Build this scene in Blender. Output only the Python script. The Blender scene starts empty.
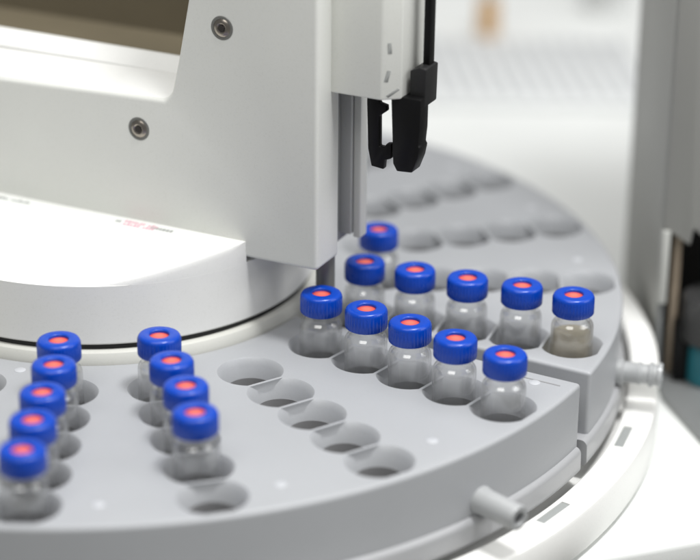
import bpy, bmesh, math, random
from mathutils import Vector, Matrix
random.seed(7)
S = 0.001                                   # everything below is written in millimetres
PI = math.pi
scn = bpy.context.scene
COL = scn.collection

# ------------------------------------------------------------------ materials
def lin(c):
    c /= 255.0
    return c / 12.92 if c <= 0.04045 else ((c + 0.055) / 1.055) ** 2.4

def plastic(name, rgb, rough=0.42, bump=0.02, scale=900.0, var=0.04, spec=0.5, metal=0.0):
    m = bpy.data.materials.new(name); m.use_nodes = True
    nt = m.node_tree; b = nt.nodes['Principled BSDF']
    base = (lin(rgb[0]), lin(rgb[1]), lin(rgb[2]), 1)
    b.inputs['Roughness'].default_value = rough
    b.inputs['Specular IOR Level'].default_value = spec
    b.inputs['Metallic'].default_value = metal
    tc = nt.nodes.new('ShaderNodeTexCoord')
    n1 = nt.nodes.new('ShaderNodeTexNoise'); n1.inputs['Scale'].default_value = 38.0
    n1.inputs['Detail'].default_value = 6.0
    nt.links.new(tc.outputs['Object'], n1.inputs['Vector'])
    mx = nt.nodes.new('ShaderNodeMix'); mx.data_type = 'RGBA'
    lo = tuple(c * (1 - var) for c in base[:3]) + (1,)
    hi = tuple(min(1, c * (1 + var)) for c in base[:3]) + (1,)
    mx.inputs[6].default_value = lo; mx.inputs[7].default_value = hi
    nt.links.new(n1.outputs['Fac'], mx.inputs[0])
    # fine grain and sparse specks of dust on top of the broad tone
    n3 = nt.nodes.new('ShaderNodeTexNoise'); n3.inputs['Scale'].default_value = 1600.0; n3.inputs['Detail'].default_value = 3.0
    nt.links.new(tc.outputs['Object'], n3.inputs['Vector'])
    rp = nt.nodes.new('ShaderNodeValToRGB')
    rp.color_ramp.elements[0].position = 0.30; rp.color_ramp.elements[0].color = (0.965, 0.965, 0.96, 1)
    rp.color_ramp.elements[1].position = 0.46; rp.color_ramp.elements[1].color = (1, 1, 1, 1)
    nt.links.new(n3.outputs['Fac'], rp.inputs[0])
    ml = nt.nodes.new('ShaderNodeMix'); ml.data_type = 'RGBA'; ml.blend_type = 'MULTIPLY'; ml.inputs[0].default_value = 1.0 if var else 0.0
    nt.links.new(mx.outputs[2], ml.inputs[6]); nt.links.new(rp.outputs[0], ml.inputs[7])
    nt.links.new(ml.outputs[2], b.inputs['Base Color'])
    mr = nt.nodes.new('ShaderNodeMapRange')
    mr.inputs['To Min'].default_value = max(0.02, rough - 0.07); mr.inputs['To Max'].default_value = min(1, rough + 0.07)
    nt.links.new(n1.outputs['Fac'], mr.inputs['Value']); nt.links.new(mr.outputs['Result'], b.inputs['Roughness'])
    if bump:
        n2 = nt.nodes.new('ShaderNodeTexNoise'); n2.inputs['Scale'].default_value = scale
        nt.links.new(tc.outputs['Object'], n2.inputs['Vector'])
        bp = nt.nodes.new('ShaderNodeBump'); bp.inputs['Strength'].default_value = bump * 6
        bp.inputs['Distance'].default_value = 0.0001
        nt.links.new(n2.outputs['Fac'], bp.inputs['Height']); nt.links.new(bp.outputs['Normal'], b.inputs['Normal'])
    return m

def glass(name, rgb=(255, 255, 255), rough=0.0, ior=1.47):
    m = bpy.data.materials.new(name); m.use_nodes = True
    b = m.node_tree.nodes['Principled BSDF']
    b.inputs['Base Color'].default_value = (lin(rgb[0]), lin(rgb[1]), lin(rgb[2]), 1)
    b.inputs['Transmission Weight'].default_value = 1.0
    b.inputs['Roughness'].default_value = rough
    b.inputs['IOR'].default_value = ior
    return m

def thin_glass(name, tint=(0.997, 0.998, 0.997), refr=0.07, veil=0.012, edge=0.55, ior=1.5):
    # clear vial glass: mostly see-through, edge reflections, a share of true refraction and a diffuse veil, pale haze added to brighten it
    m = bpy.data.materials.new(name); m.use_nodes = True
    nt = m.node_tree; b = nt.nodes['Principled BSDF']; out = nt.nodes['Material Output']
    b.inputs['Base Color'].default_value = tuple(tint) + (1,)
    b.inputs['Transmission Weight'].default_value = 1.0
    b.inputs['Roughness'].default_value = 0.0
    b.inputs['IOR'].default_value = ior
    t = nt.nodes.new('ShaderNodeBsdfTransparent'); t.inputs['Color'].default_value = tuple(tint) + (1,)
    g = nt.nodes.new('ShaderNodeBsdfGlossy'); g.inputs['Roughness'].default_value = 0.03
    lw = nt.nodes.new('ShaderNodeLayerWeight'); lw.inputs['Blend'].default_value = 0.5
    pw = nt.nodes.new('ShaderNodeMath'); pw.operation = 'POWER'; pw.inputs[1].default_value = 3.0
    nt.links.new(lw.outputs['Facing'], pw.inputs[0])
    mr = nt.nodes.new('ShaderNodeMapRange'); mr.inputs['To Min'].default_value = 0.10; mr.inputs['To Max'].default_value = edge
    nt.links.new(pw.outputs[0], mr.inputs['Value'])
    m1 = nt.nodes.new('ShaderNodeMixShader'); m2 = nt.nodes.new('ShaderNodeMixShader'); m3 = nt.nodes.new('ShaderNodeMixShader')
    nt.links.new(mr.outputs[0], m1.inputs[0]); nt.links.new(t.outputs[0], m1.inputs[1]); nt.links.new(g.outputs[0], m1.inputs[2])
    # the wall refracts strongly only where it is seen edge-on
    p2 = nt.nodes.new('ShaderNodeMath'); p2.operation = 'POWER'; p2.inputs[1].default_value = 3.4
    nt.links.new(lw.outputs['Facing'], p2.inputs[0])
    r2 = nt.nodes.new('ShaderNodeMapRange'); r2.inputs['To Min'].default_value = refr; r2.inputs['To Max'].default_value = 0.95
    nt.links.new(p2.outputs[0], r2.inputs['Value']); nt.links.new(r2.outputs[0], m2.inputs[0])
    nt.links.new(m1.outputs[0], m2.inputs[1]); nt.links.new(b.outputs[0], m2.inputs[2])
    df = nt.nodes.new('ShaderNodeBsdfDiffuse'); df.inputs['Color'].default_value = tuple(0.9 * c for c in tint) + (1,)
    m3.inputs[0].default_value = veil
    nt.links.new(m2.outputs[0], m3.inputs[1]); nt.links.new(df.outputs[0], m3.inputs[2])
    nt.links.new(m3.outputs[0], out.inputs['Surface'])
    return m

M = dict(
    tray=plastic('tray grey plastic', (166, 168, 171), 0.42),
    well=plastic('shaded tray grey', (138, 138, 139), 0.55),  # tray grey darkened to paint the shade down in the bores
    lip=plastic('lip grey plastic', (168, 169, 171), 0.32),
    barb=plastic('fitting grey plastic', (168, 170, 171), 0.30),
    pip=plastic('white print', (188, 190, 194), 0.4, 0),
    ring=plastic('white base plastic', (242, 242, 239), 0.35),
    slot=plastic('grey slot insert', (150, 153, 152), 0.5),
    drum=plastic('white cover plastic', (236, 236, 233), 0.40),
    strip=plastic('label strip', (232, 234, 230), 0.4, 0),
    collar=plastic('collar plastic', (206, 206, 199), 0.4),
    seal=plastic('black seal', (22, 22, 20), 0.6),  # stands in for the shade in the gap under the hub
    panel=plastic('panel grey paint', (227, 228, 223), 0.42, 0.03),
    inner=plastic('inner frame grey', (150, 152, 150), 0.5),
    rail=plastic('rail metal', (188, 189, 188), 0.35),
    railw=plastic('rail white strip', (222, 223, 218), 0.35),
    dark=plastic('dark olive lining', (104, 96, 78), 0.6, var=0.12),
    shaft=plastic('dark shaft', (112, 112, 108), 0.5),
    head=plastic('head grey plastic', (231, 232, 226), 0.40),
    black=plastic('black plastic', (8, 8, 9), 0.42, 0.03, spec=0.25),
    blackg=plastic('black arm', (24, 24, 25), 0.45),
    steel=plastic('screw steel', (150, 143, 134), 0.28, 0, metal=1.0, var=0.1),
    hexd=plastic('screw socket', (40, 34, 30), 0.6, 0),
    mark=plastic('grey print', (150, 152, 150), 0.5, 0),
    pink=plastic('pink print', (214, 164, 178), 0.5, 0),
    cap=plastic('blue cap plastic', (0, 66, 180), 0.28, 0.03, var=0.08, spec=0.5),
    septum=plastic('red septum', (240, 104, 86), 0.5, 0.05, var=0.2),
    glass=thin_glass('vial glass'),
    liquid=thin_glass('amber liquid', (0.985, 0.925, 0.77), 0.05, 0.16, 0.35, 1.33),
    bench=plastic('bench white', (228, 230, 228), 0.45),
    ledge=plastic('ledge grey', (118, 118, 114), 0.5),
    cab=plastic('cabinet grey', (176, 176, 171), 0.5),
    cabf=plastic('cabinet front shade grey', (150, 150, 146), 0.5),  # cabinet grey darkened to offset the light falling on the front
    cabw=plastic('cabinet trim', (192, 193, 188), 0.5),
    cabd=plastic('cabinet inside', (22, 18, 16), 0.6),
    basep=plastic('dark base plate', (120, 122, 122), 0.35),
    tan=plastic('tan post', (176, 160, 140), 0.5),
    teal=plastic('teal bottle', (28, 104, 116), 0.4),
    greycap=plastic('grey cap', (58, 58, 58), 0.4),
    mat=plastic('ribbed mat', (222, 224, 224), 0.5),
    matd=plastic('mat slots', (196, 198, 199), 0.6),
    amber=plastic('amber bottle', (188, 146, 88), 0.25),
    fog=plastic('grey lump', (196, 197, 196), 0.6),
)

def septum_mat():
    m = M['septum']; nt = m.node_tree; b = nt.nodes['Principled BSDF']
    tc = nt.nodes.new('ShaderNodeTexCoord'); sp = nt.nodes.new('ShaderNodeSeparateXYZ')
    cb = nt.nodes.new('ShaderNodeCombineXYZ'); ln = nt.nodes.new('ShaderNodeVectorMath'); ln.operation = 'LENGTH'
    nt.links.new(tc.outputs['Object'], sp.inputs[0]); nt.links.new(sp.outputs[0], cb.inputs[0]); nt.links.new(sp.outputs[1], cb.inputs[1])
    nt.links.new(cb.outputs[0], ln.inputs[0])
    rp = nt.nodes.new('ShaderNodeValToRGB'); mr = nt.nodes.new('ShaderNodeMapRange')
    mr.inputs['From Max'].default_value = 0.0027
    nt.links.new(ln.outputs['Value'], mr.inputs['Value']); nt.links.new(mr.outputs[0], rp.inputs[0])
    e = rp.color_ramp.elements
    e[0].position = 0.25; e[0].color = (lin(228), lin(112), lin(96), 1)
    e[1].position = 1.0; e[1].color = (lin(200), lin(62), lin(50), 1)
    nt.links.new(rp.outputs[0], b.inputs['Base Color'])
septum_mat()

# ------------------------------------------------------------------ helpers
def tag(o, label=None, cat=None, group=None, kind=None):
    if label: o['label'] = label
    if cat: o['category'] = cat
    if group: o['group'] = group
    if kind: o['kind'] = kind
    return o

def empty(name, loc, rz=0.0, label=None, cat=None, group=None):
    o = bpy.data.objects.new(name, None); COL.objects.link(o)
    o.location = Vector(loc) * S; o.rotation_euler = (0, 0, rz); o.empty_display_size = 0.01
    return tag(o, label, cat, group)

def smooth(me, ang=34):
    bm = bmesh.new(); bm.from_mesh(me)
    for f in bm.faces: f.smooth = True
    for e in bm.edges:
        e.smooth = not (len(e.link_faces) != 2 or e.calc_face_angle(0) > math.radians(ang))
    bm.to_mesh(me); bm.free()

def mesh_of(bm, name, mat, ang=34, fix=True):
    if fix: bmesh.ops.recalc_face_normals(bm, faces=bm.faces[:])
    for v in bm.verts: v.co *= S
    me = bpy.data.meshes.new(name); bm.to_mesh(me); bm.free()
    me.materials.append(M[mat]); smooth(me, ang)
    return me

def build(name, bm, mat, parent=None, ang=34, loc=None, rz=0.0, fix=True):
    o = bpy.data.objects.new(name, mesh_of(bm, name, mat, ang, fix)); COL.objects.link(o)
    if parent: o.parent = parent
    if loc: o.location = Vector(loc) * S
    o.rotation_euler = (0, 0, rz)
    return o

def lathe(bm, prof, n=64, xf=None, wobble=None):
    """revolve (r,z) profile round z; open ends on the axis are closed"""
    rings = []
    for i, (r, z) in enumerate(prof):
        if r < 1e-6:
            rings.append([bm.verts.new((0, 0, z))])
        else:
            L = []
            for k in range(n):
                a = 2 * PI * k / n
                rr = r + (wobble(i, a) if wobble else 0)
                L.append(bm.verts.new((rr * math.cos(a), rr * math.sin(a), z)))
            rings.append(L)
    new = [v for L in rings for v in L]
    for A, B in zip(rings, rings[1:]):
        for k in range(n):
            k2 = (k + 1) % n
            if len(A) == 1 and len(B) == 1: continue
            if len(A) == 1: bm.faces.new((A[0], B[k], B[k2]))
            elif len(B) == 1: bm.faces.new((A[k], B[0], A[k2]))
            else: bm.faces.new((A[k], B[k], B[k2], A[k2]))
    if xf:
        for v in new: v.co = xf(v.co)
    return new

def closed_lathe(bm, prof, n=64, xf=None):
    lathe(bm, list(prof) + [prof[0]], n, xf)
    bmesh.ops.remove_doubles(bm, verts=bm.verts[:], dist=1e-5)

def prism(bm, pts, h0, h1, xf, bevel=0.0, seg=3, sel=None):
    """pts: 2D outline; extruded between heights; xf maps (a,b,h)->world. bevel rounds edges"""
    t = bmesh.new()
    A = [t.verts.new((p[0], p[1], h0)) for p in pts]
    B = [t.verts.new((p[0], p[1], h1)) for p in pts]
    n = len(pts)
    t.faces.new(A); t.faces.new(B)
    for i in range(n): t.faces.new((A[i], A[(i + 1) % n], B[(i + 1) % n], B[i]))
    bmesh.ops.recalc_face_normals(t, faces=t.faces[:])
    if bevel:
        es = [e for e in t.edges if (sel(e) if sel else e.calc_face_angle(0) > 0.45)]
        bmesh.ops.bevel(t, geom=es, offset=bevel, segments=seg, profile=0.5, affect='EDGES', clamp_overlap=True)
    for v in t.verts: v.co = Vector(xf(*v.co))
    me = bpy.data.meshes.new('tmp'); t.to_mesh(me); t.free(); bm.from_mesh(me); bpy.data.meshes.remove(me)

ident = lambda a, b, h: (a, b, h)
def box(bm, x0, x1, y0, y1, z0, z1, xf=ident, bevel=0.0, seg=2):
    prism(bm, [(x0, y0), (x1, y0), (x1, y1), (x0, y1)], z0, z1, xf, bevel, seg)

def arc_sweep(bm, sec, a0, a1, n, cap=True):
    """sweep closed section [(r,z)] round the z axis from a0 to a1 (radians)"""
    R = []
    for i in range(n + 1):
        a = a0 + (a1 - a0) * i / n
        R.append([bm.verts.new((r * math.cos(a), r * math.sin(a), z)) for r, z in sec])
    m = len(sec)
    for A, B in zip(R, R[1:]):
        for k in range(m): bm.faces.new((A[k], B[k], B[(k + 1) % m], A[(k + 1) % m]))
    if cap: bm.faces.new(R[0]); bm.faces.new(R[-1])

def D(a): return math.radians(a)

# ------------------------------------------------------------------ geometry constants of the carousel
R0, DR = 82.72, 15.515          # innermost vial radius and pitch along a row
A4 = -37.754                    # angle of the fourth row of the front tray
def row_angle(k): return A4 + 18.0 * (k - 4)
RIN, ROUT = 65.2, 155.3
ZF = -17.0                      # floor of the wells

# ------------------------------------------------------------------ one tray (quarter of the carousel)
def tray_mesh():
    o0, o1 = 8.0, -1.1          # distances of the two straight edges from the quarter lines
    t = bmesh.new()
    def at(r, off, end):        # point at radius r on the line parallel to a quarter line
        l = math.sqrt(r * r - off * off)
        return (l, off) if not end else (-off, l)
    a_out0 = math.asin(o0 / ROUT); a_in0 = math.asin(o0 / RIN)
    a_out1 = PI / 2 - math.asin(-(-o1) / ROUT); a_in1 = PI / 2 - math.asin(-(-o1) / RIN)
    a_out1 = PI / 2 + math.asin(o1 / ROUT) ; a_in1 = PI / 2 + math.asin(o1 / RIN)
    a_out1 = PI / 2 + math.asin(1.1 / ROUT); a_in1 = PI / 2 + math.asin(1.1 / RIN)
    outl = []
    n = 72
    for i in range(n + 1):
        a = a_out0 + (a_out1 - a_out0) * i / n; outl.append((ROUT * math.cos(a), ROUT * math.sin(a)))
    n2 = 40
    for i in range(n2 + 1):
        a = a_in1 + (a_in0 - a_in1) * i / n2; outl.append((RIN * math.cos(a), RIN * math.sin(a)))
    prism(t, outl, -27.0, 0.0, ident, 1.1, 4,
          sel=lambda e: (all(v.co.z > -0.001 for v in e.verts)) or (abs(e.verts[0].co.z - e.verts[1].co.z) > 5 and e.calc_face_angle(0) > 0.6))
    me = mesh_of(t, 'vial_tray', 'tray')
    ob = bpy.data.objects.new('vial_tray', me); COL.objects.link(ob)
    # wells: a straight round hole, with a flared finger clearance on the two sides across the row
    hole = [(0, ZF), (6.2, ZF), (6.45, ZF + 0.3), (6.5, -5.2), (6.5, 2.0), (0, 2.0)]
    flare = [(0, -5.2), (6.5, -5.2), (6.75, -4.4), (7.2, -3.2), (7.8, -1.8), (8.5, -0.5), (9.0, 0.0), (9.5, 0.5), (9.5, 2.1), (0, 2.1)]
    WEB = 7.32
    cc = bpy.data.collections.new('cutters'); COL.children.link(cc)
    cut = []
    for k in range(5):
        a = D(9 + 18 * k)
        for i in range(5):
            r = R0 + DR * i
            for pr_ in (hole, flare):
                b = bmesh.new(); lathe(b, pr_, 48)
                if pr_ is flare:
                    lo = -WEB if i > 0 else -9.5
                    hi = WEB if i < 4 else 8.3
                    for co_, no_ in ((hi, 1), (lo, -1)):
                        g = bmesh.ops.bisect_plane(b, geom=b.verts[:] + b.edges[:] + b.faces[:], plane_co=(co_, 0, 0), plane_no=(no_, 0, 0), clear_outer=True)
                        ed = [e for e in g['geom_cut'] if isinstance(e, bmesh.types.BMEdge)]
                        if ed: bmesh.ops.contextual_create(b, geom=ed)
                c = mesh_of(b, 'cutter', 'tray')
                co = bpy.data.objects.new('cutter', c); cc.objects.link(co)
                co.location = (r * math.cos(a) * S, r * math.sin(a) * S, 0); co.rotation_euler.z = a; cut.append(co)
                if pr_ is flare: co.scale = (1.0, 1.02, 1.0)
    md = ob.modifiers.new('b', 'BOOLEAN'); md.operation = 'DIFFERENCE'; md.operand_type = 'COLLECTION'
    md.collection = cc; md.solver = 'EXACT'
    bpy.context.view_layer.update()
    dg = bpy.context.evaluated_depsgraph_get()
    new = bpy.data.meshes.new_from_object(ob.evaluated_get(dg))
    ob.modifiers.clear(); ob.data = new
    for c in cut: bpy.data.objects.remove(c)
    bpy.data.collections.remove(cc)
    new.name = 'vial_tray'
    smooth(new, 32)
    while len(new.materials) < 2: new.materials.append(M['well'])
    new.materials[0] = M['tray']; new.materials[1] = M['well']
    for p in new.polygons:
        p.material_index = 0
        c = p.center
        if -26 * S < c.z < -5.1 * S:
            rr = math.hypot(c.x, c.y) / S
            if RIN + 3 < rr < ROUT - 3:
                # inside a well bore, shade painted in by the darker grey; not on the outer faces
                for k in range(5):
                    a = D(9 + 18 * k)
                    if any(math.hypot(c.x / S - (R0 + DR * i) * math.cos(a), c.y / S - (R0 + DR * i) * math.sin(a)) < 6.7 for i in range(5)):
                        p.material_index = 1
    return ob

tray0 = tray_mesh()
tag(tray0, 'grey front quarter tray with three vial rows and a row of empty wells', 'tray', 'quarter trays of the carousel')
# rounded bead along the foot of the outer wall
b = bmesh.new()
sec = [(150, -26.8), (150, -19.2), (154.9, -18.9)]
sec += [(154.9 + 1.9 * math.sin(D(t)), -20.8 + 1.9 * math.cos(D(t))) for t in range(15, 91, 15)]
sec += [(155.4 + 1.5 * math.cos(D(t)), -25.2 - 1.5 * math.sin(D(t))) for t in range(0, 91, 15)]
arc_sweep(b, sec, D(1.55), D(90.0), 70)
lip0 = build('foot_bead', b, 'lip', tray0)
def barb_bm(ang, plain=False):
    t = bmesh.new()
    a = D(ang); c, s = math.cos(a), math.sin(a)
    prof = [(0, 152), (3.9, 152), (3.9, 157.0), (3.1, 157.4), (3.1, 161.2), (3.35, 161.6), (3.35, 162.2), (2.95, 162.6), (2.95, 164.4), (3.75, 164.9), (3.75, 165.5), (3.1, 165.9), (3.1, 166.9), (3.7, 167.3),
            (3.55, 168.4), (1.9, 168.4), (1.7, 168.0), (1.7, 161.0), (0, 161.0)]
    if plain:
        prof = [(0, 152), (4.1, 152), (4.1, 154.8), (3.75, 156.2), (3.55, 157.5), (3.5, 168.0), (3.2, 168.6), (1.9, 168.6), (1.7, 168.2), (1.7, 160.0), (0, 160.0)]
    lathe(t, prof, 36, xf=lambda p: Vector((p.z * c - p.x * s, p.z * s + p.x * c, p.y - 15.4)))
    return t
barbs0 = [build('hose_barb', barb_bm(16.2), 'barb', tray0), build('hose_barb', barb_bm(72.8, True), 'barb', tray0)]
pips0 = []
for k in range(5):
    for r, da in ((144.2, 7.0), (71.0, 6.4)):
        a = D(9 + 18 * k + da)
        if k > 0 and r < 100: continue
        b = bmesh.new(); lathe(b, [(0, -0.4), (1.6, -0.4), (1.6, 0.05), (1.4, 0.18), (0, 0.2)], 20)
        pips0.append(build('position_pip', b, 'pip', tray0, loc=(r * math.cos(a), r * math.sin(a), 0)))
b = bmesh.new(); box(b, 3.2, 3.75, 133, 151, -0.3, 0.06, ident); build('edge_seam', b, 'well', tray0)
QUARTER = -28.75
tray0.rotation_euler.z = D(QUARTER - 90)
def dup_tree(o, parent=None):
    c = o.copy(); COL.objects.link(c)
    if parent: c.parent = parent
    for ch in list(o.children): dup_tree(ch, c)
    return c
for q, lab in ((0, 'grey rear quarter tray holding five vials in a row, one with amber liquid'),
               (90, 'grey quarter tray at the far back of the carousel with only empty wells')):
    t = dup_tree(tray0); t.rotation_euler.z = D(QUARTER + q); t['label'] = lab

# ------------------------------------------------------------------ vials
def vial_meshes():
    out = [(0, 0), (5.1, 0), (5.7, 0.35), (5.95, 1.1), (5.95, 23.0), (5.9, 23.6), (5.72, 24.2), (5.42, 24.68), (5.05, 24.98), (4.83, 25.25), (4.78, 25.7), (4.78, 26.8), (4.8, 31.5), (4.6, 31.9),
           (4.2, 31.9), (4.1, 31.3), (4.1, 25.4), (4.3, 24.75), (4.8, 24.35), (5.2, 23.75), (5.36, 22.9), (5.38, 22.0), (5.38, 2.2), (4.9, 1.5), (0, 1.25)]
    b = bmesh.new(); lathe(b, out, 56)
    g = mesh_of(b, 'glass_body', 'glass', 40)
    b = bmesh.new()
    N = 120
    def knurl(i, a): return (0.10 * math.cos(a * 40)) if i in (2, 3, 4) else 0
    prof = [(5.0, 27.25), (5.6, 27.25), (5.78, 27.5), (5.8, 30.0), (5.8, 31.9), (5.66, 32.5), (5.38, 32.88), (5.0, 33.05), (2.95, 33.1), (2.72, 33.0), (2.62, 32.75), (2.62, 32.2), (5.0, 32.1)]
    pr = prof + [prof[0]]
    lathe(b, pr, N, wobble=knurl); bmesh.ops.remove_doubles(b, verts=b.verts[:], dist=1e-4)
    c = mesh_of(b, 'cap', 'cap', 50)
    b = bmesh.new(); lathe(b, [(0, 31.95), (2.7, 31.95), (2.66, 32.25), (2.2, 32.42), (1.0, 32.62), (0, 32.66)], 40)
    s = mesh_of(b, 'septum', 'septum', 50)
    b = bmesh.new(); lathe(b, [(0, 1.35), (4.85, 1.6), (5.33, 2.3), (5.33, 21.0), (5.0, 20.65), (4.4, 20.5), (0, 20.45)], 56)
    l = mesh_of(b, 'liquid', 'liquid', 50)
    return g, c, s, l
gme, cme, sme, lme = vial_meshes()
def part(name, me, parent):
    o = bpy.data.objects.new(name, me); COL.objects.link(o); o.parent = parent; return o
JIT = {(1, 0): (-0.52, -0.49), (1, 1): (0.3, 0.3), (1, 2): (0.3, -0.3), (1, 3): (-0.05, 0.3), (1, 4): (-0.2, -0.45), (2, 0): (-0.4, -0.45), (2, 1): (0.29, -0.27), (2, 2): (0.5, 0.03),
       (2, 3): (-0.18, -0.45), (4, 0): (-0.05, 0.01), (4, 1): (0.45, -0.35), (4, 2): (0.4, -0.1), (4, 3): (-0.48, -0.1), (4, 4): (-0.15, -0.5), (5, 0): (0.15, 0.5), (5, 1): (0.06, 0.5),
       (5, 2): (-0.15, 0.5), (5, 3): (0.3, 0.15), (5, 4): (0, -0.5), (6, 0): (-0.45, 0.12)}
PLACE = ['nearest the white hub', 'second from the white hub', 'in the middle', 'second from the outer rim', 'nearest the outer rim']
ROWS = {1: ('blue-capped vial in the leftmost blurred row,', 'vials in the leftmost row'),
        2: ('blue-capped vial in the blurred row of four,', 'vials in the row of four'),
        4: ('blue-capped vial in the sharp front tray row,', 'vials in the front tray edge row'),
        5: ('blue-capped vial in the first row of the rear tray,', 'vials in the rear tray edge row'),
        6: ('', '')}
SPECIAL = {(6, 0): 'lone blue-capped vial farthest back, half behind another vial next to the tower rail',
           (5, 4): 'vial with amber brown liquid, nearest the outer rim of the rear tray',
           (2, 3): 'blue-capped vial in the blurred row of four, nearest the outer rim'}
for (k, i), (jx, jy) in JIT.items():
    a = D(row_angle(k)); r = R0 + DR * i
    lab = SPECIAL.get((k, i)) or (ROWS[k][0] + ' ' + PLACE[i])
    v = empty('sample_vial', (r * math.cos(a) + jx, r * math.sin(a) + jy, ZF + 0.02), random.uniform(0, 6), lab, 'vial', 'blue-capped sample vials on the carousel')
    part('glass_body', gme, v)
    v.rotation_euler = (random.uniform(-0.014, 0.014), random.uniform(-0.014, 0.014), v.rotation_euler.z)
    c = part('cap', cme, v); part('septum', sme, c)
    if (k, i) == (5, 4): part('liquid', lme, v)

# ------------------------------------------------------------------ autosampler body
au = empty('autosampler', (0, 0, -41), 0, 'large pale grey autosampler with white hub, window tower and black gripper standing over the carousel', 'lab instrument')
def apart(name, bm, mat, parent=None, ang=34, label=None):
    o = build(name, bm, mat, None, ang)
    o.parent = parent or au
    if (parent or au) is au: o.location = (0, 0, 41 * S)
    if label: o['label'] = label
    return o

# white base ring with slots
b = bmesh.new()
closed_lathe(b, [(149, -41), (149, -31), (157.6, -31), (158.0, -27.4), (158.5, -27), (166.0, -27), (166.9, -27.4), (167.3, -28.4), (167.6, -38.6), (167.2, -39.4), (165.6, -39.8), (165.6, -41)], 180)
ring = apart('base_ring', b, 'ring')
def slot_xf(a):
    c, s = math.cos(a), math.sin(a)
    return lambda u, v, h: ((160.9 + u) * c - v * s, (160.9 + u) * s + v * c, h)
cc = bpy.data.collections.new('cutters'); COL.children.link(cc)
cut = []
slot_angles = [-19.1 - 18 * j for j in range(5)]
for sa in slot_angles:
    t = bmesh.new(); box(t, -1.35, 1.35, -6.6, 6.6, -28.6, -26, slot_xf(D(sa)))
    me = mesh_of(t, 'cutter', 'ring'); o = bpy.data.objects.new('cutter', me); cc.objects.link(o); o.location = (0, 0, 0); cut.append(o)
ring.location = (0, 0, 0); ring.parent = None
md = ring.modifiers.new('b', 'BOOLEAN'); md.operation = 'DIFFERENCE'; md.operand_type = 'COLLECTION'; md.collection = cc; md.solver = 'EXACT'
bpy.context.view_layer.update()
new = bpy.data.meshes.new_from_object(ring.evaluated_get(bpy.context.evaluated_depsgraph_get()))
ring.modifiers.clear(); ring.data = new; smooth(new, 34)
for o in cut: bpy.data.objects.remove(o)
bpy.data.collections.remove(cc)
ring.parent = au; ring.location = (0, 0, 41 * S)
for sa in slot_angles:
    t = bmesh.new(); box(t, -1.3, 1.3, -6.5, 6.5, -28.6, -27.2, slot_xf(D(sa)), 0.1, 1)
    apart('slot_insert', t, 'slot', ring)
# raised part of the ring on the far side
b = bmesh.new()
arc_sweep(b, [(158.6, -27.2), (158.6, -20.4), (159.3, -19.7), (166.1, -19.7), (167.1, -20.7), (167.25, -27.2)], D(-9.8), D(118), 90)
apart('raised_ring', b, 'ring', ring)
# turntable and collar under and inside the trays
b = bmesh.new()
closed_lathe(b, [(58, -30.5), (58, 3.2), (63.0, 3.2), (64.0, 2.7), (64.7, 1.4), (64.95, -0.6), (64.95, -27.15), (148.5, -27.15), (148.5, -30.5)], 128)
apart('turntable', b, 'collar')
b = bmesh.new(); closed_lathe(b, [(57, 2.0), (57, 6.0), (62.1, 6.0), (62.1, 2.0)], 96); apart('hub_gap_shade', b, 'seal')  # black ring put in as the shadow between hub and collar
b = bmesh.new(); lathe(b, [(0, 4.7), (62.4, 4.7), (63.0, 5.3), (63.0, 22.3), (0, 22.3)], 160); apart('hub_base', b, 'drum')

# tower frame: s along the face, d into the depth, z up
P0 = Vector((64.5, -54.3)); E1 = Vector((0.9, -0.436)); E2 = Vector((0.436, 0.9))
def TW(s, d, z):
    p = P0 + E1 * s + E2 * d
    return (p.x, p.y, z)
def TWf(s, z, d): return TW(s, d, z)        # outlines drawn in (s, z), extruded in depth

# hub cover in front of the tower
def dist(x, y): return (Vector((x, y)) - P0).dot(-E2)
b = bmesh.new()
A = Vector((45.0, -44.9)); aA = math.atan2(A.y, A.x)
aB = None
for st in range(2000):                       # other end of the chord
    a = aA - 0.2 - st * 0.002
    if dist(63 * math.cos(a), 63 * math.sin(a)) < 0.05: aB = a; break
N, K = 110, 26
grid = []
for i in range(N + 1):
    a = aA + (aB - aA) * i / N
    p = Vector((62.98 * math.cos(a), 62.98 * math.sin(a)))
    f = p + E2 * dist(p.x, p.y)              # foot on the tower face
    L = (f - p).length
    row = []
    for j in range(K + 1):
        t = min(L, 0.25 * j) if j <= 12 else 3.0 + (L - 3.0) * (j - 12) / (K - 12)
        t = min(t, L) if L > 3 else L * j / K
        q = p + (f - p) * (t / L if L > 1e-6 else 0)
        dd = max(0, dist(q.x, q.y))
        z = 28.6 - 0.0050 * dd * dd
        rr = min(2.2, 0.4 * L)
        if t < rr: z -= rr - math.sqrt(max(0, rr * rr - (rr - t) ** 2))
        row.append(b.verts.new((q.x, q.y, z)))
    grid.append(row)
low = [b.verts.new((r[0].co.x, r[0].co.y, 22.25)) for r in grid]
lowf = [b.verts.new((r[-1].co.x, r[-1].co.y, 22.25)) for r in grid]
for i in range(N):
    for j in range(K):
        b.faces.new((grid[i][j], grid[i + 1][j], grid[i + 1][j + 1], grid[i][j + 1]))
    b.faces.new((low[i], low[i + 1], grid[i + 1][0], grid[i][0]))
    b.faces.new((lowf[i + 1], lowf[i], grid[i][-1], grid[i + 1][-1]))
    b.faces.new((low[i], lowf[i], lowf[i + 1], low[i + 1]))
bmesh.ops.remove_doubles(b, verts=b.verts[:], dist=1e-3)
cover = apart('hub_cover', b, 'drum', ang=50)
cover['label'] = 'white hub cover with printed label strip'
def ztop(dd): return 28.6 - 0.0050 * dd * dd
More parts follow.
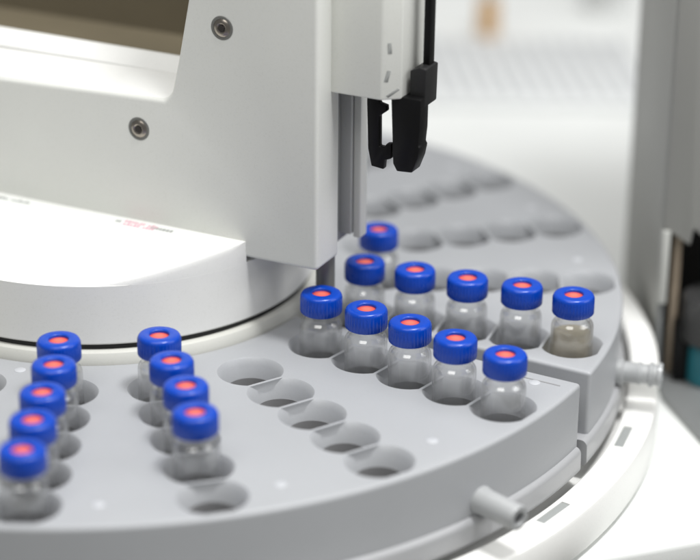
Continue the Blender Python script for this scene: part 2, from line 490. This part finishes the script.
def sheet(bm, s0, s1, d0, d1, lift, n=4):
    """thin piece lying on the cover top; d measured in front of the tower"""
    R = []
    for i in range(n + 1):
        dd = d0 + (d1 - d0) * i / n
        R.append([bm.verts.new(TW(s, -dd, ztop(dd) + h)) for s, h in ((s0, lift), (s1, lift), (s1, lift - 0.15), (s0, lift - 0.15))])
    for A_, B_ in zip(R, R[1:]):
        for k in range(4): bm.faces.new((A_[k], B_[k], B_[(k + 1) % 4], A_[(k + 1) % 4]))
    bm.faces.new(R[0]); bm.faces.new(R[-1])
b = bmesh.new(); sheet(b, -118, -31, 0.9, 6.6, 0.10); strip = apart('label_strip', b, 'strip', cover)
def words(spans, d0, d1, mat):
    bb = bmesh.new()
    for s0, s1 in spans:
        s = s0
        while s < s1 - 0.3:
            w = random.uniform(0.55, 0.95)
            e = random.choice((0, 0, 0.35))
            sheet(bb, s, min(s + w, s1), d0 + e * (d1 - d0), d1, 0.16, 1); s += w + 0.3
    o = apart('printed_text', bb, mat, cover); return o
words([(-106, -99), (-98, -91.5)], 2.4, 4.0, 'mark')
words([(-62.5, -60.5), (-51, -43.5)], 2.6, 4.0, 'mark')
words([(-60, -53.2), (-52.2, -49)], 1.7, 3.1, 'pink')
words([(-59.5, -54.0), (-53, -49)], 3.5, 4.9, 'pink')

# tower front panel with the window notch
ZB = 23.7
b = bmesh.new()
out = [(-190, ZB), (0, ZB), (0, 175), (-30, 175), (-34.5, 120), (-43.0, 78), (-45.2, 68.5), (-47.6, 66.0), (-190, 61.6)]
prism(b, out, 0.0, 13.5, TWf, 1.3, 4)
panel = apart('front_panel', b, 'panel', ang=50)
b = bmesh.new(); box(b, -39.6, -0.6, 13.6, 32, 175.2, 178, lambda a, c, h: TW(a, c, h)); apart('top_plate', b, 'panel')
# countersunk screws
def screw(s, z, tilt):
    bb = bmesh.new()
    prof = [(0, -0.2), (0.9, -0.2), (1.05, -0.9), (1.35, -1.05), (2.2, -0.8), (2.7, -0.3), (2.85, 0.3), (2.85, 1.5), (0, 1.5)]
    # dished head standing in a dark seat
    prof = [(0, 0.55), (1.0, 0.55), (1.05, -0.35), (1.5, -0.55), (2.1, -0.42), (2.55, -0.05), (2.65, 0.6), (0, 0.6)]
    lathe(bb, prof, 40, xf=lambda p: Vector(TW(s + p.x, p.z, z + p.y)))
    sc = apart('screw', bb, 'steel', panel)
    bb = bmesh.new()
    closed_lathe(bb, [(2.6, -0.12), (3.3, -0.12), (3.45, 0.1), (3.45, 0.4), (2.6, 0.4)], 40, xf=lambda p: Vector(TW(s + p.x, p.z, z + p.y)))
    apart('screw_seat', bb, 'shaft', panel)
    bb = bmesh.new()
    hexa = [(1.05 * math.cos(D(60 * q + tilt)), 1.05 * math.sin(D(60 * q + tilt))) for q in range(6)]
    prism(bb, hexa, -0.56, -0.30, lambda x, y, h: TW(s + x, h, z + y))
    apart('screw_socket', bb, 'hexd', panel)
screw(-28.9, 89.3, 12); screw(-56.0, 56.3, 40)
# sloping window sill in two steps
b = bmesh.new()
prism(b, [(13.6, 55), (13.6, 69.3), (19.5, 72.2), (21.0, 72.2), (21.0, 55)], -186, -40.5, lambda d, z, s: TW(s, d, z), 0.3, 2)
apart('window_sill', b, 'drum')
b = bmesh.new()
prism(b, [(0.9, 65.2), (13.3, 69.1), (13.3, 62), (0.9, 62)], -188, -46.0, lambda d, z, s: TW(s, d, z - 0.022 * (-46 - s) + 0.6), 0.3, 2)
apart('window_ledge', b, 'drum')
# inside and back of the tower
b = bmesh.new(); box(b, -188, -40, 21.3, 70, ZB + 0.5, 60, lambda a, c, h: TW(a, c, h), 0.8); apart('lower_housing', b, 'inner')
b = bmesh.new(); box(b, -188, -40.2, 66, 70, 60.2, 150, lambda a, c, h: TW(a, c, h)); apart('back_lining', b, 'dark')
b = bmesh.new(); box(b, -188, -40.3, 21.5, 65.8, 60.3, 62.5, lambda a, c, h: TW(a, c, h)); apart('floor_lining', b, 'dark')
b = bmesh.new(); box(b, -190, -188.2, 13.7, 70, ZB, 150, lambda a, c, h: TW(a, c, h)); apart('end_plate', b, 'panel')
b = bmesh.new(); box(b, -39.8, -4.4, 13.7, 31, ZB, 175, lambda a, c, h: TW(a, c, h), 0.8); apart('column', b, 'inner')
b = bmesh.new(); box(b, -5.6, -1.0, 23.0, 27.0, ZB + 2.5, 172, lambda a, c, h: TW(a, c, h), 0.5); rail = apart('lift_rail', b, 'rail')
b = bmesh.new(); box(b, -0.9, 1.5, 24.0, 28.5, ZB + 1.5, 172, lambda a, c, h: TW(a, c, h), 0.5); apart('rail_edge', b, 'railw', rail)
b = bmesh.new(); lathe(b, [(0, 5.5), (2.7, 5.5), (2.7, ZB + 1), (0, ZB + 1)], 32, xf=lambda p: Vector((p.x + 66.6, p.y - 40.5, p.z))); apart('drive_shaft', b, 'shaft')

# gripper head
b = bmesh.new()
prism(b, [(-0.3, 8), (14.9, 8), (19.3, 11.5), (19.9, 24), (18.5, 25), (-0.3, 25)], 73.2, 140, lambda s, d, z: TW(s, d, z), 0.5, 3)
head = apart('gripper_head', b, 'head')
def mk(s, z, w, h, tl):
    bb = bmesh.new()
    q = D(tl)
    def xf(x, y, hh):
        xx, yy = x * math.cos(q) - y * math.sin(q), x * math.sin(q) + y * math.cos(q)
        ss = s + xx
        return TW(ss, 8 + (ss - 14.9) * 3.5 / 4.4 - hh, z + yy)
    box(bb, -w, w, -h, h, -0.3, 0.12, xf, 0.05, 1)
    apart('head_mark', bb, 'mark', head)
mk(16.6, 87.6, 0.42, 1.5, 2); mk(16.2, 79.9, 0.42, 1.6, -12); mk(17.4, 75.2, 0.38, 1.6, -50)
Lf = [(8.5, 73.6), (8.5, 70.4), (9.0, 57.3), (10.1, 52.4), (13.8, 52.0), (14.0, 54.7), (16.0, 55.4), (16.0, 59.7), (14.5, 59.5), (13.9, 58.4), (12.4, 58.4), (12.3, 67.1), (14.4, 68.7), (14.3, 70.2), (12.2, 70.7), (12.2, 73.6)]
b = bmesh.new(); prism(b, Lf, 12.5, 14.6, TWf, 0.3, 2); apart('gripper_finger', b, 'black', head)
Rf = [(16.1, 73.8), (17.0, 54.6), (18.2, 52.5), (22.7, 52.8), (24.3, 57.1), (24.9, 60.2), (24.4, 60.8), (24.8, 65.0), (24.9, 73.8)]
b = bmesh.new(); prism(b, Rf, 11.5, 17.0, TWf, 0.4, 2); apart('gripper_finger', b, 'black', head)
Sf = [(20.4, 80.7), (23.2, 82.0), (25.2, 81.6), (25.0, 71.2), (23.5, 69.9), (20.4, 69.6)]
b = bmesh.new(); prism(b, Sf, 14.0, 22.0, TWf, 0.4, 2); apart('gripper_arm', b, 'blackg', head)
b = bmesh.new(); prism(b, [(22.5, 81.0), (24.5, 81.0), (24.9, 140), (22.6, 140)], 17.5, 21.0, TWf, 0.4, 2); apart('gripper_rod', b, 'black', head)

# ------------------------------------------------------------------ bench and the things behind
b = bmesh.new()
ux, uy = 0.942, 0.335
p1 = (143 - 700 * ux, -96.3 - 700 * uy); p2 = (143 + 500 * ux, -96.3 + 500 * uy)
prism(b, [p1, p2, (p2[0] + 100, 1800), (p1[0] - 100, 1800)], -53.0, -41.0, ident, 2.0, 3)
tag(build('bench_top', b, 'bench'), kind='structure')
b = bmesh.new(); box(b, -900, 900, -700, 1800, -70, -55, ident, 1.0, 2)
tag(build('lower_bench', b, 'ledge'), kind='structure')

cab = empty('instrument_cabinet', (168.5, 8, -41), 0, 'tall dark grey instrument cabinet with an open dark bay at the right edge', 'cabinet')
def cpart(name, bm, mat, label=None):
    o = build(name, bm, mat, cab); o.location = -Vector((168.5, 8, -41)) * S
    return o
XR = 420
b = bmesh.new()
prism(b, [(168.6, 13), (177.2, 7), (178.0, 12.5), (181, 9.8), (XR, 9.8), (XR, 220), (168.6, 220)], 8, 12, lambda x, z, y: (x, y, z), 0.6, 2)
cpart('front_fascia', b, 'cabf')
b = bmesh.new(); prism(b, [(168.4, 12.2), (170.6, 12.2), (169.6, 84), (167.6, 84)], -41, 220, ident, 0.5, 2); cpart('side_panel', b, 'cab')
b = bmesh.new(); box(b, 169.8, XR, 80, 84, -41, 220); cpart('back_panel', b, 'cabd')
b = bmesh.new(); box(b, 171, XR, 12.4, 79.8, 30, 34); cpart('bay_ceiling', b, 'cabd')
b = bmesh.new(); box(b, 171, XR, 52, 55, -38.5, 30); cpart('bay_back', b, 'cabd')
b = bmesh.new(); box(b, 168.6, 170.9, 7.0, 11.8, -12, 12.0, ident, 0.3); cpart('door_trim', b, 'cabw')
b = bmesh.new(); box(b, 168.7, 170.6, 8.4, 12.0, -40.8, -12.4, ident, 0.3); cpart('door_jamb', b, 'basep')
b = bmesh.new(); prism(b, [(170.3, 52), (170.3, -1), (178.5, -31), (196, -84), (XR, -84), (XR, 52)], -40.9, -38.8, ident, 0.4, 2); cpart('base_plate', b, 'basep')
b = bmesh.new(); box(b, 173.2, 175.7, 14, 18, -38.7, 10, ident, 0.3); cpart('tan_post', b, 'tan')
b = bmesh.new(); box(b, 174.6, 179.6, 7.6, 13.6, -38.75, -19, ident, 0.7, 2)
box(b, 175.4, 178.8, 8.4, 12.8, -19.1, -17.6, ident, 0.5, 2)
tag(build('black_box', b, 'black'), 'small black upright box standing in the open bay of the grey cabinet', 'box')
tb = empty('reagent_bottle', (185.8, 9, -38.75), 0, 'teal bottle with a wide grey cap standing at the right edge in the cabinet bay', 'bottle')
b = bmesh.new(); lathe(b, [(0, 0), (6.2, 0), (6.8, 0.8), (6.8, 11.5), (5.6, 14.0), (5.0, 14.8), (5.0, 16), (0, 16)], 40); build('body', b, 'teal', tb)
b = bmesh.new(); lathe(b, [(5.2, 13.4), (8.8, 14.4), (9.6, 15.6), (9.6, 28.5), (8.9, 29.5), (0, 29.8)], 40); build('cap', b, 'greycap', tb)
b = bmesh.new()
pts = [(183, -15), (188, -18), (196, -20), (210, -21), (235, -22)]
for (x0, y0), (x1, y1) in zip(pts, pts[1:]):
    pass
R = []
for x, y in pts: R.append([b.verts.new((x, y + 1.5 * math.cos(D(t)), -37.2 + 1.5 * math.sin(D(t)))) for t in range(0, 360, 30)])
for A_, B_ in zip(R, R[1:]):
    for k in range(12): b.faces.new((A_[k], B_[k], B_[(k + 1) % 12], A_[(k + 1) % 12]))
b.faces.new(R[0]); b.faces.new(R[-1])
tag(build('black_cable', b, 'black'), 'end of a black cable lying on the dark base in front of the cabinet bay', 'cable')

# ribbed mat and small things far behind on the bench
mt = empty('ribbed_mat', (150, 322, -41), 0, 'pale blurred ribbed mat with slanting rows lying on the white bench behind the carousel', 'mat')
b = bmesh.new(); box(b, -48, 52, -46, 46, 0.05, 4, ident, 1.2, 2); build('mat_base', b, 'mat', mt)
for q in range(13):
    b = bmesh.new()
    x = -44 + q * 7.2
    prism(b, [(x, 40), (x + 3.0, 40), (x + 9.5, -40), (x + 6.5, -40)], 3.6, 5.2, ident, 0.4, 1)
    build('rib', b, 'matd', mt)
ab = empty('amber_bottle', (137.5, 386, -41), 0, 'small blurred amber bottle standing far behind on the white bench', 'bottle')
b = bmesh.new(); lathe(b, [(0, 0), (4.2, 0), (4.8, 0.8), (4.8, 16), (3.8, 18.6), (2.8, 19.4), (2.8, 21), (0, 21)], 32); build('body', b, 'amber', ab)
b = bmesh.new(); lathe(b, [(2.9, 19.8), (3.9, 19.8), (3.9, 25.6), (3.4, 26.2), (0, 26.2)], 32); build('cap', b, 'fog', ab)
gb = empty('grey_pot', (196, 430, -41), 0, 'small pale grey pot far behind at the top of the photo beside the cabinet', 'pot')
b = bmesh.new(); lathe(b, [(0, 0), (8, 0), (9, 1), (9.4, 10), (9, 11), (0, 11)], 32); build('body', b, 'fog', gb)
b = bmesh.new(); lathe(b, [(8.6, 10.6), (10, 10.8), (10, 14), (9.2, 14.8), (0, 15)], 32); build('lid', b, 'fog', gb)

# ------------------------------------------------------------------ light
w = bpy.data.worlds.new('World'); scn.world = w; w.use_nodes = True
bg = w.node_tree.nodes['Background']; bg.inputs['Color'].default_value = (0.98, 0.99, 1.0, 1); bg.inputs['Strength'].default_value = 0.26
def area(name, loc, to, size, power, col=(1, 1, 1)):
    l = bpy.data.lights.new(name, 'AREA'); l.shape = 'RECTANGLE'; l.size, l.size_y = size; l.energy = power; l.color = col
    o = bpy.data.objects.new(name, l); COL.objects.link(o); o.location = loc
    o.rotation_euler = (Vector(to) - Vector(loc)).to_track_quat('-Z', 'Y').to_euler()
area('ceiling_light', (0.22, 0.20, 1.2), (0.06, 0.0, 0), (1.0, 0.8), 6.0, (1, 0.99, 0.965))
area('front_glint_key', (0.26, -0.20, 0.75), (0.08, -0.08, 0), (0.15, 0.15), 4.7, (1, 1, 1))  # added key over the front, kept small for glints on glass and caps
area('window_light', (1.0, -0.25, 0.6), (0.06, 0, 0), (0.6, 0.6), 3.6, (1, 1, 1))
area('front_left_fill', (-0.16, -0.58, 0.90), (0.03, -0.03, 0), (0.6, 0.6), 4.0, (1, 0.99, 0.96))  # added fill from front left to brighten the panel and well walls

# ------------------------------------------------------------------ camera
cam = bpy.data.cameras.new('camera'); co = bpy.data.objects.new('camera', cam); COL.objects.link(co)
Rm = Matrix(((0.99995, -0.00999983, 0.0), (0.00394931, 0.39491792, -0.91870792), (0.00918693, 0.91866198, 0.39493767)))
mw = Rm.to_4x4(); mw.translation = Vector((73.581, -604.463, 257.916)) * S
co.matrix_world = mw
cam.sensor_width = 36; cam.sensor_fit = 'HORIZONTAL'; cam.lens = 2171.5 * 36 / 700
cam.clip_start = 0.02; cam.clip_end = 50
cam.dof.use_dof = True; cam.dof.focus_distance = 0.592; cam.dof.aperture_fstop = 5.8
scn.camera = co
scn.view_settings.view_transform = 'Standard'; scn.view_settings.look = 'None'
scn.view_settings.exposure = 0.0; scn.view_settings.gamma = 1
scn.cycles.transparent_max_bounces = 32; scn.cycles.transmission_bounces = 16; scn.cycles.max_bounces = 16; scn.cycles.glossy_bounces = 6
